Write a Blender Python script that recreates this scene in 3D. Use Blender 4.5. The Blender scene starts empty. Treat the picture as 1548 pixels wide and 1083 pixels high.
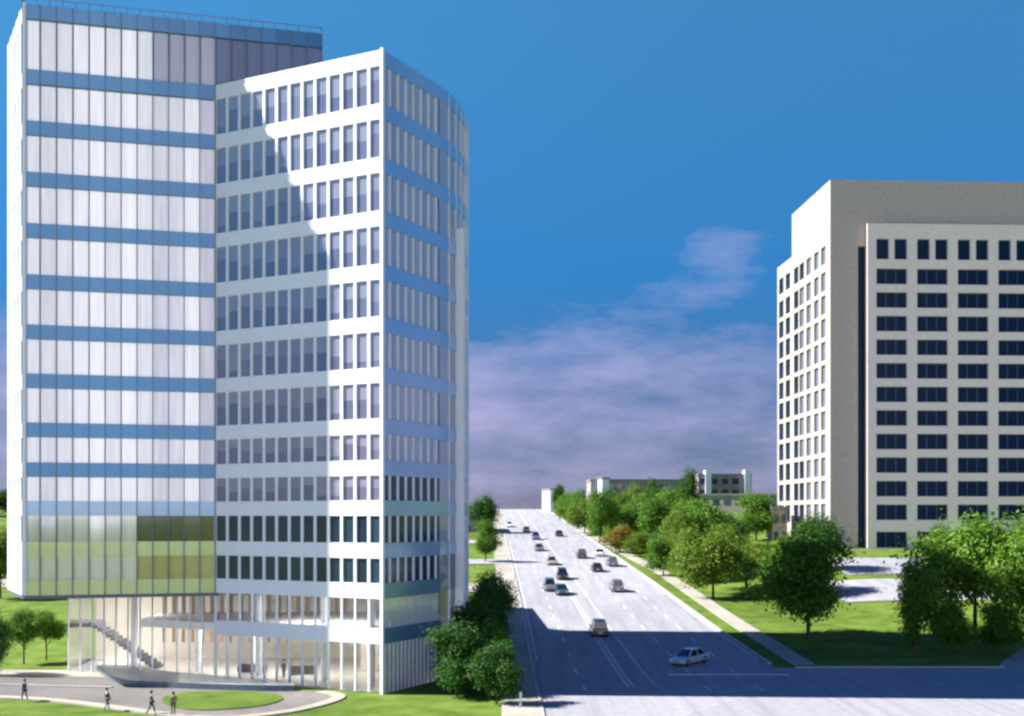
import bpy, bmesh, math, random
from mathutils import Vector, Matrix
random.seed(7)
R = math.radians
scene = bpy.context.scene
COL = scene.collection
F = 1776.0; HZ = 780.0; CX = 774.0; CAMZ = 15.0

# ------------------------------------------------------------------ helpers
def tag(o, label=None, cat=None, group=None, kind=None):
    if label: o['label'] = label
    if cat: o['category'] = cat
    if group: o['group'] = group
    if kind: o['kind'] = kind
    return o

def empty(name, loc=(0, 0, 0), rz=0, label=None, cat=None, group=None):
    o = bpy.data.objects.new(name, None)
    o.empty_display_size = 0.3
    COL.objects.link(o); o.location = loc; o.rotation_euler = (0, 0, rz)
    return tag(o, label, cat, group)

def mesh_obj(name, me, parent=None, kind=None):
    o = bpy.data.objects.new(name, me); COL.objects.link(o)
    if parent is not None: o.parent = parent
    if kind: o['kind'] = kind
    return o

class MB:
    def __init__(s): s.v = []; s.f = []; s.m = []
    def quad(s, a, b, c, d, mi=0):
        i = len(s.v); s.v += [tuple(a), tuple(b), tuple(c), tuple(d)]; s.f.append((i, i+1, i+2, i+3)); s.m.append(mi)
    def tri(s, a, b, c, mi=0):
        i = len(s.v); s.v += [tuple(a), tuple(b), tuple(c)]; s.f.append((i, i+1, i+2)); s.m.append(mi)
    def box(s, x0, x1, y0, y1, z0, z1, T=None, mi=0):
        p = [Vector((x, y, z)) for z in (z0, z1) for y in (y0, y1) for x in (x0, x1)]
        if T: p = [T(q) for q in p]
        i = len(s.v); s.v += [tuple(q) for q in p]
        fs = [(0,2,3,1),(4,5,7,6),(0,1,5,4),(2,6,7,3),(0,4,6,2),(1,3,7,5)]
        s.f += [tuple(i+k for k in f) for f in fs]; s.m += [mi]*6
    def prism(s, pts, z0, z1, mi=0):
        n = len(pts); i = len(s.v)
        s.v += [(p[0], p[1], z0) for p in pts] + [(p[0], p[1], z1) for p in pts]
        s.f.append(tuple(i+k for k in range(n))[::-1]); s.f.append(tuple(i+n+k for k in range(n))); s.m += [mi, mi]
        for k in range(n):
            j = (k+1) % n
            s.f.append((i+k, i+j, i+n+j, i+n+k)); s.m.append(mi)
    def lathe(s, prof, seg=16, c=(0, 0, 0), mi=0, T=None):
        i = len(s.v)
        for r, z in prof:
            for k in range(seg):
                a = 2*math.pi*k/seg
                p = Vector((c[0]+r*math.cos(a), c[1]+r*math.sin(a), c[2]+z))
                s.v.append(tuple(T(p) if T else p))
        for a in range(len(prof)-1):
            for k in range(seg):
                j = (k+1) % seg
                s.f.append((i+a*seg+k, i+a*seg+j, i+(a+1)*seg+j, i+(a+1)*seg+k)); s.m.append(mi)
        s.f.append(tuple(i+k for k in range(seg))[::-1]); s.m.append(mi)
        t = i+(len(prof)-1)*seg
        s.f.append(tuple(t+k for k in range(seg))); s.m.append(mi)
    def mesh(s, name, mats, smooth=False):
        me = bpy.data.meshes.new(name); me.from_pydata(s.v, [], s.f)
        if not isinstance(mats, (list, tuple)): mats = [mats]
        for m in mats: me.materials.append(m)
        me.polygons.foreach_set('material_index', s.m)
        if smooth: me.polygons.foreach_set('use_smooth', [True]*len(me.polygons))
        me.update(); return me
    def build(s, name, mats, parent=None, kind=None, smooth=False):
        return mesh_obj(name, s.mesh(name, mats, smooth), parent, kind)

def sm(t):
    t = max(0.0, min(1.0, t)); return t*t*(3-2*t)

# terrain height: the hill the avenue climbs
def plane(y):
    d = y-103.6; w = 7.0
    if d < -w: b = 0.0
    elif d < w: b = 0.055*(d+w)**2/(4*w)
    else: b = 0.055*d
    if y > 405:
        e = y-405; k = 46.0
        b = (0.055*301.4 + 0.055*e - (0.085*e*e/(2*k) if e < k else 0.085*(e-k/2)))
    return b
def h(x, y):
    b = plane(y)
    b = max(b, -6.0) if y > 405 else b
    if x < 0:
        w = sm((y-114)/45.0); f = sm(-x/8.0)
        b = b*(1-f) + b*w*f
    if x > 28:
        up = sm((x-28)/26.0)*sm((y-128)/75.0)
        b += 3.4*up*(1-sm((y-420)/200.0))
        b += sm((x-60)/70.0)*sm((y-300)/120.0)*4.0*(1-sm((y-500)/300.0))
    return b
def at(px, py):
    """ground point seen at a pixel of the photograph (a way to measure the place)"""
    dx = (px-CX)/F; dz = (HZ-py)/F
    prev = 60.0; Y = 60.0
    while Y < 900:
        if CAMZ+dz*Y < h(dx*Y, Y):
            lo, hi = prev, Y
            for _ in range(20):
                m = (lo+hi)/2
                if CAMZ+dz*m < h(dx*m, m): hi = m
                else: lo = m
            return Vector((dx*hi, hi, h(dx*hi, hi)))
        prev = Y; Y += 1.0
    return Vector((dx*400, 400, h(dx*400, 400)))

# ------------------------------------------------------------------ materials
MATS = {}
def nmat(name):
    m = bpy.data.materials.new(name); m.use_nodes = True
    nt = m.node_tree; b = nt.nodes['Principled BSDF']; MATS[name] = m
    return m, nt, b
def N(nt, t, **kw):
    n = nt.nodes.new(t)
    for k, v in kw.items():
        if k in n.inputs.keys(): n.inputs[k].default_value = v
        else: setattr(n, k, v)
    return n
def ramp(nt, fac, stops):
    r = nt.nodes.new('ShaderNodeValToRGB'); e = r.color_ramp.elements
    while len(e) < len(stops): e.new(0.5)
    for el, (p, c) in zip(e, stops): el.position = p; el.color = (*c, 1)
    nt.links.new(fac, r.inputs[0]); return r
def tex_mat(name, c1, c2, scale=1.0, rough=0.8, c3=None, detail=6, bump=0.0, bscale=None, metallic=0, spec=0.5, coord='Object', big=0.0):
    m, nt, b = nmat(name)
    tc = N(nt, 'ShaderNodeTexCoord'); no = N(nt, 'ShaderNodeTexNoise', Scale=scale, Detail=detail, Roughness=0.6)
    nt.links.new(tc.outputs[coord], no.inputs['Vector'])
    st = [(0.3, c1), (0.7, c2)] if not c3 else [(0.28, c1), (0.5, c2), (0.72, c3)]
    r = ramp(nt, no.outputs['Fac'], st); out = r.outputs['Color']
    if big:
        n2 = N(nt, 'ShaderNodeTexNoise', Scale=big, Detail=3); nt.links.new(tc.outputs[coord], n2.inputs['Vector'])
        r2 = ramp(nt, n2.outputs['Fac'], [(0.3, (0.72, 0.74, 0.7)), (0.7, (1.15, 1.12, 1.05))])
        mx = N(nt, 'ShaderNodeMixRGB', blend_type='MULTIPLY'); mx.inputs[0].default_value = 1
        nt.links.new(out, mx.inputs[1]); nt.links.new(r2.outputs['Color'], mx.inputs[2]); out = mx.outputs[0]
    nt.links.new(out, b.inputs['Base Color'])
    b.inputs['Roughness'].default_value = rough; b.inputs['Metallic'].default_value = metallic
    b.inputs['Specular IOR Level'].default_value = spec
    if bump:
        n3 = N(nt, 'ShaderNodeTexNoise', Scale=bscale or scale*4, Detail=4); nt.links.new(tc.outputs[coord], n3.inputs['Vector'])
        bp = N(nt, 'ShaderNodeBump', Strength=bump); nt.links.new(n3.outputs['Fac'], bp.inputs['Height'])
        nt.links.new(bp.outputs['Normal'], b.inputs['Normal'])
    return m
def pane_mat(name, c1, c2, rough, coat, metallic=0.0, spec=0.5, ior=1.5, streak=True):
    """coated glass with blinds behind: each pane its own tint"""
    m, nt, b = nmat(name)
    g = N(nt, 'ShaderNodeNewGeometry')
    tc = N(nt, 'ShaderNodeTexCoord')
    no = N(nt, 'ShaderNodeTexNoise', Scale=0.55, Detail=3); nt.links.new(tc.outputs['Object'], no.inputs['Vector'])
    if 'blinds' in name or 'lavender' in name or 'yellow' in name:   # hanging blinds: upright soft streaks
        mp = N(nt, 'ShaderNodeMapping'); mp.inputs['Scale'].default_value = (2.2, 2.2, 0.12)
        nt.links.new(tc.outputs['Object'], mp.inputs[0]); nt.links.new(mp.outputs[0], no.inputs['Vector']); no.inputs['Scale'].default_value = 1.3
    ad = N(nt, 'ShaderNodeMath', operation='MULTIPLY_ADD'); ad.inputs[1].default_value = 0.55
    nt.links.new(g.outputs['Random Per Island'], ad.inputs[0])
    mu = N(nt, 'ShaderNodeMath', operation='MULTIPLY'); mu.inputs[1].default_value = 0.5
    nt.links.new(no.outputs['Fac'], mu.inputs[0]); nt.links.new(mu.outputs[0], ad.inputs[2])
    r = ramp(nt, ad.outputs[0], [(0.15, c1), (0.85, c2)])
    nt.links.new(r.outputs['Color'], b.inputs['Base Color'])
    b.inputs['Roughness'].default_value = rough; b.inputs['Metallic'].default_value = metallic
    b.inputs['IOR'].default_value = ior; b.inputs['Specular IOR Level'].default_value = spec
    b.inputs['Coat Weight'].default_value = coat; b.inputs['Coat Roughness'].default_value = 0.03
    b.inputs['Coat IOR'].default_value = 2.0
    return m
def clear_glass(name, tint=(0.94, 0.97, 0.97), refl=0.09):
    m, nt, b = nmat(name); nt.nodes.remove(b)
    o = [n for n in nt.nodes if n.type == 'OUTPUT_MATERIAL'][0]
    t = N(nt, 'ShaderNodeBsdfTransparent'); t.inputs[0].default_value = (*tint, 1)
    g = N(nt, 'ShaderNodeBsdfGlossy'); g.inputs['Roughness'].default_value = 0.02
    lw = N(nt, 'ShaderNodeLayerWeight', Blend=0.35)
    a = N(nt, 'ShaderNodeMath', operation='MULTIPLY_ADD'); a.inputs[1].default_value = 0.55; a.inputs[2].default_value = refl
    nt.links.new(lw.outputs['Fresnel'], a.inputs[0])
    mx = N(nt, 'ShaderNodeMixShader'); nt.links.new(a.outputs[0], mx.inputs[0])
    nt.links.new(t.outputs[0], mx.inputs[1]); nt.links.new(g.outputs[0], mx.inputs[2]); nt.links.new(mx.outputs[0], o.inputs[0])
    return m
def leaf_mat(name, c1, c2, c3):
    m, nt, b = nmat(name)
    g = N(nt, 'ShaderNodeNewGeometry'); tc = N(nt, 'ShaderNodeTexCoord')
    no = N(nt, 'ShaderNodeTexNoise', Scale=3.2, Detail=2); nt.links.new(tc.outputs['Object'], no.inputs['Vector'])
    a = N(nt, 'ShaderNodeMath', operation='MULTIPLY_ADD'); a.inputs[1].default_value = 0.4
    nt.links.new(g.outputs['Random Per Island'], a.inputs[0])
    mu = N(nt, 'ShaderNodeMath', operation='MULTIPLY'); mu.inputs[1].default_value = 0.65
    nt.links.new(no.outputs['Fac'], mu.inputs[0]); nt.links.new(mu.outputs[0], a.inputs[2])
    r = ramp(nt, a.outputs[0], [(0.2, c1), (0.5, c2), (0.8, c3)])
    nt.links.new(r.outputs['Color'], b.inputs['Base Color'])
    b.inputs['Roughness'].default_value = 0.6; b.inputs['Specular IOR Level'].default_value = 0.25
    tr = N(nt, 'ShaderNodeBsdfTranslucent'); nt.links.new(r.outputs['Color'], tr.inputs[0])
    mx = N(nt, 'ShaderNodeMixShader'); mx.inputs[0].default_value = 0.45
    o = [n for n in nt.nodes if n.type == 'OUTPUT_MATERIAL'][0]
    nt.links.new(b.outputs[0], mx.inputs[1]); nt.links.new(tr.outputs[0], mx.inputs[2]); nt.links.new(mx.outputs[0], o.inputs[0])
    return m
def paint(name, c, rough=0.3, metallic=0.0, coat=0.5):
    m, nt, b = nmat(name)
    tc = N(nt, 'ShaderNodeTexCoord'); no = N(nt, 'ShaderNodeTexNoise', Scale=5.0, Detail=3); nt.links.new(tc.outputs['Object'], no.inputs['Vector'])
    r = ramp(nt, no.outputs['Fac'], [(0.3, tuple(k*0.88 for k in c)), (0.7, tuple(min(1, k*1.08) for k in c))])
    nt.links.new(r.outputs['Color'], b.inputs['Base Color'])
    b.inputs['Roughness'].default_value = rough; b.inputs['Metallic'].default_value = metallic; b.inputs['Coat Weight'].default_value = coat
    return m

M_grass = tex_mat('lawn', (0.0496, 0.093, 0.0124), (0.093, 0.155, 0.0217), 0.35, 0.95, c3=(0.1488, 0.1984, 0.0372), big=0.05, bump=0.4, bscale=8, spec=0.1)
M_asph = tex_mat('asphalt', (0.235, 0.24, 0.262), (0.30, 0.302, 0.325), 1.4, 0.85, bump=0.12, bscale=14, spec=0.2)
def add_tracks(m):
    nt = m.node_tree; b = nt.nodes['Principled BSDF']; src = b.inputs['Base Color'].links[0].from_socket
    tc = N(nt, 'ShaderNodeTexCoord'); mp = N(nt, 'ShaderNodeMapping'); mp.inputs['Scale'].default_value = (1.1, 0.02, 1); nt.links.new(tc.outputs['Object'], mp.inputs[0])
    no = N(nt, 'ShaderNodeTexNoise', Scale=1.0, Detail=2); nt.links.new(mp.outputs[0], no.inputs['Vector'])
    r1 = ramp(nt, no.outputs['Fac'], [(0.35, (0.88, 0.88, 0.89)), (0.6, (1.05, 1.05, 1.04))])
    vo = N(nt, 'ShaderNodeTexVoronoi', Scale=0.045); vo.feature = 'F1'; mp2 = N(nt, 'ShaderNodeMapping'); mp2.inputs['Scale'].default_value = (1.6, 0.6, 1); nt.links.new(tc.outputs['Object'], mp2.inputs[0]); nt.links.new(mp2.outputs[0], vo.inputs['Vector'])
    r2 = ramp(nt, vo.outputs['Color'], [(0.2, (0.94, 0.94, 0.94)), (0.8, (1.06, 1.05, 1.04))])
    m1 = N(nt, 'ShaderNodeMixRGB', blend_type='MULTIPLY'); m1.inputs[0].default_value = 1; nt.links.new(src, m1.inputs[1]); nt.links.new(r1.outputs[0], m1.inputs[2])
    m2 = N(nt, 'ShaderNodeMixRGB', blend_type='MULTIPLY'); m2.inputs[0].default_value = 1; nt.links.new(m1.outputs[0], m2.inputs[1]); nt.links.new(r2.outputs[0], m2.inputs[2])
    nt.links.new(m2.outputs[0], b.inputs['Base Color'])
add_tracks(M_asph)
M_pave = tex_mat('pavement_concrete', (0.3, 0.282, 0.252), (0.36, 0.342, 0.306), 2.0, 0.85, spec=0.2, big=0.12)
M_drive = tex_mat('drive_paving', (0.12, 0.114, 0.114), (0.174, 0.165, 0.162), 1.2, 0.8, spec=0.3, big=0.1)
M_kerb = tex_mat('kerb_stone', (0.31, 0.2976, 0.2728), (0.3844, 0.372, 0.3472), 3.0, 0.8)
M_line = tex_mat('road_paint', (0.496, 0.496, 0.48), (0.64, 0.64, 0.624), 2.5, 0.6)
M_white = tex_mat('white_panel', (0.72, 0.755, 0.84), (0.78, 0.81, 0.88), 0.8, 0.45)
M_fin = tex_mat('white_mullion', (0.7, 0.73, 0.82), (0.78, 0.8, 0.88), 1.0, 0.35)
M_darkfin = paint('dark_mullion', (0.1, 0.13, 0.19), 0.35, 0.6)
M_core = tex_mat('tower_core', (0.3, 0.31, 0.34), (0.38, 0.38, 0.4), 0.7, 0.7)
M_blue = pane_mat('blue_spandrel_glass', (0.012, 0.13, 0.31), (0.03, 0.19, 0.40), 0.12, 0.25, 0.35)
M_blue2 = pane_mat('pale_blue_spandrel_glass', (0.22, 0.38, 0.62), (0.31, 0.47, 0.70), 0.15, 0.5, 0.3)
M_blind = pane_mat('glass_over_white_blinds', (0.36, 0.37, 0.45), (0.9, 0.87, 0.88), 0.07, 0.5, 0.4)
M_greyg = pane_mat('grey_lavender_glass', (0.10, 0.11, 0.18), (0.18, 0.185, 0.26), 0.06, 0.7, 0.1)
M_greyw = pane_mat('grey_blue_glass', (0.07, 0.09, 0.13), (0.16, 0.18, 0.23), 0.1, 0.2)
M_greyb = pane_mat('glass_with_lowered_blind', (0.2, 0.205, 0.28), (0.3, 0.295, 0.36), 0.06, 0.7, 0.1)
M_darkg = pane_mat('dark_glass', (0.008, 0.02, 0.04), (0.02, 0.05, 0.09), 0.05, 0.06)
M_navy = pane_mat('navy_window_glass', (0.003, 0.012, 0.04), (0.006, 0.028, 0.075), 0.15, 0.0, spec=0.08)
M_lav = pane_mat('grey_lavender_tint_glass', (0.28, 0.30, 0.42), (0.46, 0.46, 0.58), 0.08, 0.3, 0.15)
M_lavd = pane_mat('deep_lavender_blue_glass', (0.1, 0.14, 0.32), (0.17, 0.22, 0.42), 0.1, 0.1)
M_teal = pane_mat('grey_teal_glass', (0.1, 0.24, 0.34), (0.16, 0.32, 0.42), 0.15, 0.4, 0.2)
M_greeng = pane_mat('green_reflection_glass', (0.03, 0.09, 0.04), (0.16, 0.16, 0.06), 0.08, 0.2)
M_yellow = pane_mat('yellow_lawn_reflection_glass', (0.6, 0.68, 0.32), (0.78, 0.8, 0.5), 0.12, 0.4, 0.2)
M_yellow2 = pane_mat('pale_yellow_glass', (0.75, 0.74, 0.6), (0.9, 0.9, 0.82), 0.1, 0.4, 0.2)
M_gold = pane_mat('golden_reflection_glass', (0.5, 0.42, 0.16), (0.62, 0.56, 0.28), 0.1, 0.3, 0.2)
M_clear = clear_glass('clear_lobby_glass')
M_fade = clear_glass('pale_screen_glass', (0.75, 0.82, 0.92), 0.3)
M_under = tex_mat('soffit_panel', (0.08, 0.09, 0.13), (0.12, 0.13, 0.17), 1.0, 0.4)
M_beige = tex_mat('interior_beige', (0.74, 0.69, 0.62), (0.84, 0.8, 0.74), 0.35, 0.7)
M_floor = tex_mat('interior_floor', (0.6, 0.57, 0.54), (0.7, 0.68, 0.66), 0.8, 0.2)
M_slat = tex_mat('timber_slats', (0.2, 0.11, 0.05), (0.32, 0.18, 0.08), 2.0, 0.5)
M_sofa = paint('dark_leather', (0.05, 0.035, 0.03), 0.5)
M_stone = tex_mat('dark_plinth_stone', (0.07, 0.1, 0.14), (0.12, 0.16, 0.2), 1.5, 0.35)
M_conc = tex_mat('rough_concrete', (0.44, 0.355, 0.305), (0.58, 0.48, 0.42), 1.6, 0.9, bump=0.3, bscale=3)
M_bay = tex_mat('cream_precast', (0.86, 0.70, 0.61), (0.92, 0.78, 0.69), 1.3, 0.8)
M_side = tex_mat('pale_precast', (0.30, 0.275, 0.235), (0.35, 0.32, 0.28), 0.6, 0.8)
M_roof = tex_mat('roof_gravel', (0.195, 0.1885, 0.182), (0.26, 0.247, 0.234), 2.0, 0.95)
M_brown = tex_mat('brown_grey_cladding', (0.2, 0.18, 0.18), (0.3, 0.27, 0.26), 0.3, 0.85)
M_tan = tex_mat('tan_render', (0.325, 0.273, 0.234), (0.39, 0.338, 0.299), 0.3, 0.85)
M_bark = tex_mat('bark', (0.05, 0.035, 0.022), (0.1, 0.07, 0.045), 6.0, 0.9)
LEAF = {
 'mid': leaf_mat('leaves_mid', (0.028, 0.10, 0.008), (0.07, 0.18, 0.012), (0.15, 0.27, 0.022)),
 'dark': leaf_mat('leaves_dark', (0.014, 0.055, 0.008), (0.032, 0.11, 0.012), (0.07, 0.18, 0.02)),
 'lime': leaf_mat('leaves_lime', (0.05, 0.14, 0.01), (0.11, 0.24, 0.02), (0.2, 0.33, 0.04)),
 'olive': leaf_mat('leaves_olive', (0.05, 0.11, 0.008), (0.11, 0.19, 0.014), (0.2, 0.28, 0.03)),
 'rust': leaf_mat('leaves_rust', (0.1008, 0.0792, 0.0108), (0.1872, 0.1368, 0.0144), (0.2736, 0.2016, 0.036)),
}
m_, nt_, b_ = nmat('lobby_lamp'); b_.inputs['Base Color'].default_value = (1, .9, .75, 1)
b_.inputs['Emission Color'].default_value = (1, 0.9, 0.76, 1); b_.inputs['Emission Strength'].default_value = 24.0
M_lamp = m_

# ------------------------------------------------------------------ terrain and surfaces
def axis(segs):
    out = []
    for a, b, s in segs:
        n = max(1, round((b-a)/s)); out += [a+(b-a)*k/n for k in range(n)]
    return out + [segs[-1][1]]
xs = axis([(-3000, -600, 300), (-600, -100, 25), (-100, -50, 5), (-50, 90, 2), (90, 200, 8), (200, 600, 25), (600, 3000, 300)])
ys = axis([(-3000, -400, 200), (-400, 0, 40), (0, 80, 10), (80, 300, 2), (300, 500, 5), (500, 900, 20), (900, 4200, 200)])
mb = MB(); nx = len(xs)
mb.v = [(x, y, h(x, y)) for y in ys for x in xs]
mb.f = [(j*nx+i, j*nx+i+1, (j+1)*nx+i+1, (j+1)*nx+i) for j in range(len(ys)-1) for i in range(nx-1)]
mb.m = [0]*len(mb.f)
mb.build('ground', M_grass, kind='structure', smooth=True)

def lerp_poly(P, y):
    if y <= P[0][1]: return P[0][0]
    for (x0, y0), (x1, y1) in zip(P, P[1:]):
        if y <= y1: return x0+(x1-x0)*(y-y0)/(y1-y0)
    return P[-1][0]
RL = [(2.6, 60), (2.4, 92), (1.4, 154), (-1.0, 267), (-4.0, 418), (-5, 520)]
RR = [(26, 60), (26, 100), (24.9, 114), (23.8, 135), (22.3, 181), (18.9, 267), (12.7, 412), (9, 520)]
def strip(name, fl, fr, y0, y1, off, mat, step=2.0, nx=8, kind='structure', skirt=0.0):
    m = MB(); n = max(1, round((y1-y0)/step)); rows = []
    for k in range(n+1):
        y = y0+(y1-y0)*k/n; a, b = fl(y), fr(y)
        rows.append([(a+(b-a)*i/nx, y, h(a+(b-a)*i/nx, y)+off) for i in range(nx+1)])
    for r in rows: m.v += r
    w = nx+1
    m.f = [(j*w+i, j*w+i+1, (j+1)*w+i+1, (j+1)*w+i) for j in range(n) for i in range(nx)]
    m.m = [0]*len(m.f)
    if skirt:
        for j in range(n):
            for i in (0, nx):
                a, b = rows[j][i], rows[j+1][i]
                m.quad(a, b, (b[0], b[1], b[2]-skirt), (a[0], a[1], a[2]-skirt))
        for j in (0, n):
            for i in range(nx):
                a, b = rows[j][i], rows[j][i+1]
                m.quad(a, b, (b[0], b[1], b[2]-skirt), (a[0], a[1], a[2]-skirt))
    return m.build(name, mat, kind=kind)
XL = lambda y: lerp_poly(RL, y)
XR = lambda y: lerp_poly(RR, y)
strip('road', XL, XR, 112.0, 460.0, 0.05, M_asph, nx=12)
strip('cross_street', lambda y: XL(y), lambda y: 150.0, 62.0, 112.0, 0.05, M_asph, nx=74)
strip('road_mouth', lambda y: 2.0, lambda y: 30.0, 20.0, 62.0, 0.05, M_asph, nx=10)
# corner of the junction: the lawn bulges round, so the street swings up to the right edge of view
def cornerY(x):  # near edge of the corner lawn
    if x < 28: return 112+ (28-x)*0.9
    if x < 46: return 112
    return 112+(x-46)*1.5
m = MB()
for i in range(40):
    x0 = 47+i*1.5; x1 = x0+1.5
    y0, y1 = min(cornerY(x0), 136), min(cornerY(x1), 136)
    if y0 > 112.01 or y1 > 112.01:
        for k in range(6):
            a0 = 112+(y0-112)*k/6; a1 = 112+(y0-112)*(k+1)/6; b0 = 112+(y1-112)*k/6; b1 = 112+(y1-112)*(k+1)/6
            m.quad((x0, a0, h(x0, a0)+.05), (x1, b0, h(x1, b0)+.05), (x1, b1, h(x1, b1)+.05), (x0, a1, h(x0, a1)+.05))
m.build('side_street', M_asph, kind='structure')
# kerbs
strip('kerb', lambda y: XR(y)-0.02, lambda y: XR(y)+0.3, 114.0, 440.0, 0.17, M_kerb, nx=1, skirt=0.2)
strip('kerb', lambda y: XL(y)-0.3, lambda y: XL(y)+0.02, 64.0, 440.0, 0.17, M_kerb, nx=1, skirt=0.2)
strip('kerb', lambda y: 27.0, lambda y: 47.0, 112.0, 112.3, 0.17, M_kerb, nx=10, step=.3, skirt=0.2)
# pavements
PP = [(28.2, 114), (26.9, 145), (25.6, 198), (22.6, 240), (19.0, 300), (15, 400)]
strip('pavement', lambda y: lerp_poly(PP, y)-1.1, lambda y: lerp_poly(PP, y)+1.1, 114.0, 330.0, 0.1, M_pave, nx=2, skirt=0.15)
strip('pavement', lambda y: XL(y)-3.2, lambda y: XL(y)-0.32, 64.0, 420.0, 0.13, M_pave, nx=2, skirt=0.15)
# car parks / side drives
strip('side_drive', lambda y: 44.0, lambda y: 150.0, 155.0, 171.0, 0.09, M_asph, nx=40)
strip('parking_lane', lambda y: 50.0, lambda y: 150.0, 175.0, 192.0, 0.09, M_asph, nx=40)
strip('side_street_far', lambda y: -60.0, lambda y: XL(y)-0.5, 214.0, 224.0, 0.16, M_asph, nx=30)
strip('side_street_mid', lambda y: -60.0, lambda y: XL(y)-0.5, 172.0, 183.0, 0.16, M_pave, nx=30)
strip('side_street_near_left', lambda y: -150.0, lambda y: -42.0, 178.0, 196.0, 0.09, M_pave, nx=40)
strip('side_street_top', lambda y: -60.0, lambda y: XL(y)-0.5, 262.0, 272.0, 0.16, M_pave, nx=30)
# road markings
def marking(name, frac, y0, y1, dash, gap, w=0.14):
    m = MB(); y = y0
    while y < y1:
        ye = min(y+dash, y1); n = max(1, int((ye-y)/3))
        for k in range(n):
            a = y+(ye-y)*k/n; b = y+(ye-y)*(k+1)/n
            xa = XL(a)+(XR(a)-XL(a))*frac; xb = XL(b)+(XR(b)-XL(b))*frac
            m.quad((xa-w/2, a, h(xa, a)+.062), (xa+w/2, a, h(xa, a)+.062), (xb+w/2, b, h(xb, b)+.062), (xb-w/2, b, h(xb, b)+.062))
        y = ye+gap
    m.build(name, M_line, kind='structure')
for fr in (0.17, 0.62, 0.81): marking('lane_line', fr, 100, 430, 3.0, 6.0)
for fr in (0.335, 0.355, 0.44): marking('centre_line', fr, 102, 430, 400, 0, 0.12)
for fr in (0.02, 0.98): marking('edge_line', fr, 116, 430, 400, 0, 0.12)
# stop bar
m = MB(); m.box(14.5, 25.6, 108.3, 108.7, .3, h(20, 108.5)+.075); m.build('stop_line', M_line, kind='structure')

def flat(name, pts, z, mat, thick=0.0):
    m = MB()
    if thick: m.prism(pts, z-thick, z)
    else:
        m.v = [(p[0], p[1], z) for p in pts]; m.f = [tuple(range(len(pts)))]; m.m = [0]
    return m.build(name, mat, kind='structure')
def g0(px, py):
    Y = CAMZ*F/(py-HZ); return ((px-CX)/F*Y, Y)
def spline(P, n=8, closed=False):
    out = []; L = len(P)
    for i in range(L if closed else L-1):
        p = [Vector(P[(i+k-1) % L] if closed else P[max(0, min(L-1, i+k-1))]) for k in range(4)]
        for k in range(n):
            t = k/n
            out.append(tuple(0.5*((2*p[1])+(-p[0]+p[2])*t+(2*p[0]-5*p[1]+4*p[2]-p[3])*t*t+(-p[0]+3*p[1]-3*p[2]+p[3])*t**3)))
    if not closed: out.append(tuple(P[-1]))
    return out
# entrance drive (a sweeping forecourt), with its pale border and the lawn oval inside
outer = [g0(-170, 1052), g0(20, 1056), g0(120, 1064), g0(235, 1079), g0(330, 1087), g0(430, 1078), g0(495, 1063), g0(512, 1053), g0(485, 1047), g0(430, 1043)]
back = [(-27.5, 108.5), (-42, 114), (-54, 114.5), (-68, 113), (-78, 108)]
shape = spline([tuple(p) for p in outer], 8) + [tuple(p) for p in back]
flat('forecourt', shape, 0.05, M_drive)
def ribbon(name, path, w, z, mat, thick=0.12):
    m = MB(); L = []
    for i, p in enumerate(path):
        a = Vector(path[max(0, i-1)]); b = Vector(path[min(len(path)-1, i+1)]); d = (b-a).normalized(); n = Vector((-d.y, d.x))
        L.append((Vector(p)+n*w/2, Vector(p)-n*w/2))
    for (a, b), (c, d) in zip(L, L[1:]):
        m.quad((*b, z), (*d, z), (*c, z), (*a, z)); m.quad((*a, z), (*c, z), (*c, z-thick), (*a, z-thick)); m.quad((*d, z), (*b, z), (*b, z-thick), (*d, z-thick))
    return m.build(name, mat, kind='structure')
ribbon('footpath', spline([tuple(p) for p in outer[:9]], 10), 1.1, 0.12, M_pave)
oval = spline([g0(268, 1050), g0(330, 1047), g0(400, 1049), g0(428, 1057), g0(400, 1068), g0(330, 1075), g0(272, 1073), g0(245, 1060)], 6, True)
flat('lawn_oval', oval, 0.13, M_grass, 0.1)
ribbon('kerb', spline([g0(-170, 1036), g0(0, 1037), g0(80, 1039), g0(170, 1041)], 6), 0.35, 0.15, M_kerb)
flat('unseen_bounce_paving', [(-150, 40), (-50, 40), (-50, 96), (-62, 104), (-150, 104)], 0.03, M_pave)  # unseen paving, added so less green bounces onto the white wing
flat('unseen_bounce_paving_near', [(-49, 20), (1.5, 20), (1.5, 84), (-49, 84)], 0.03, M_pave)  # added below the view, also to cut the green bounce from grass
# plaza floor beside the lobby
flat('plaza', [(-58, 110.5), (-40, 108.7), (-27, 106.0), (-27, 108.4), (-42, 113.4), (-58, 114.2)], 0.09, M_pave)

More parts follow.
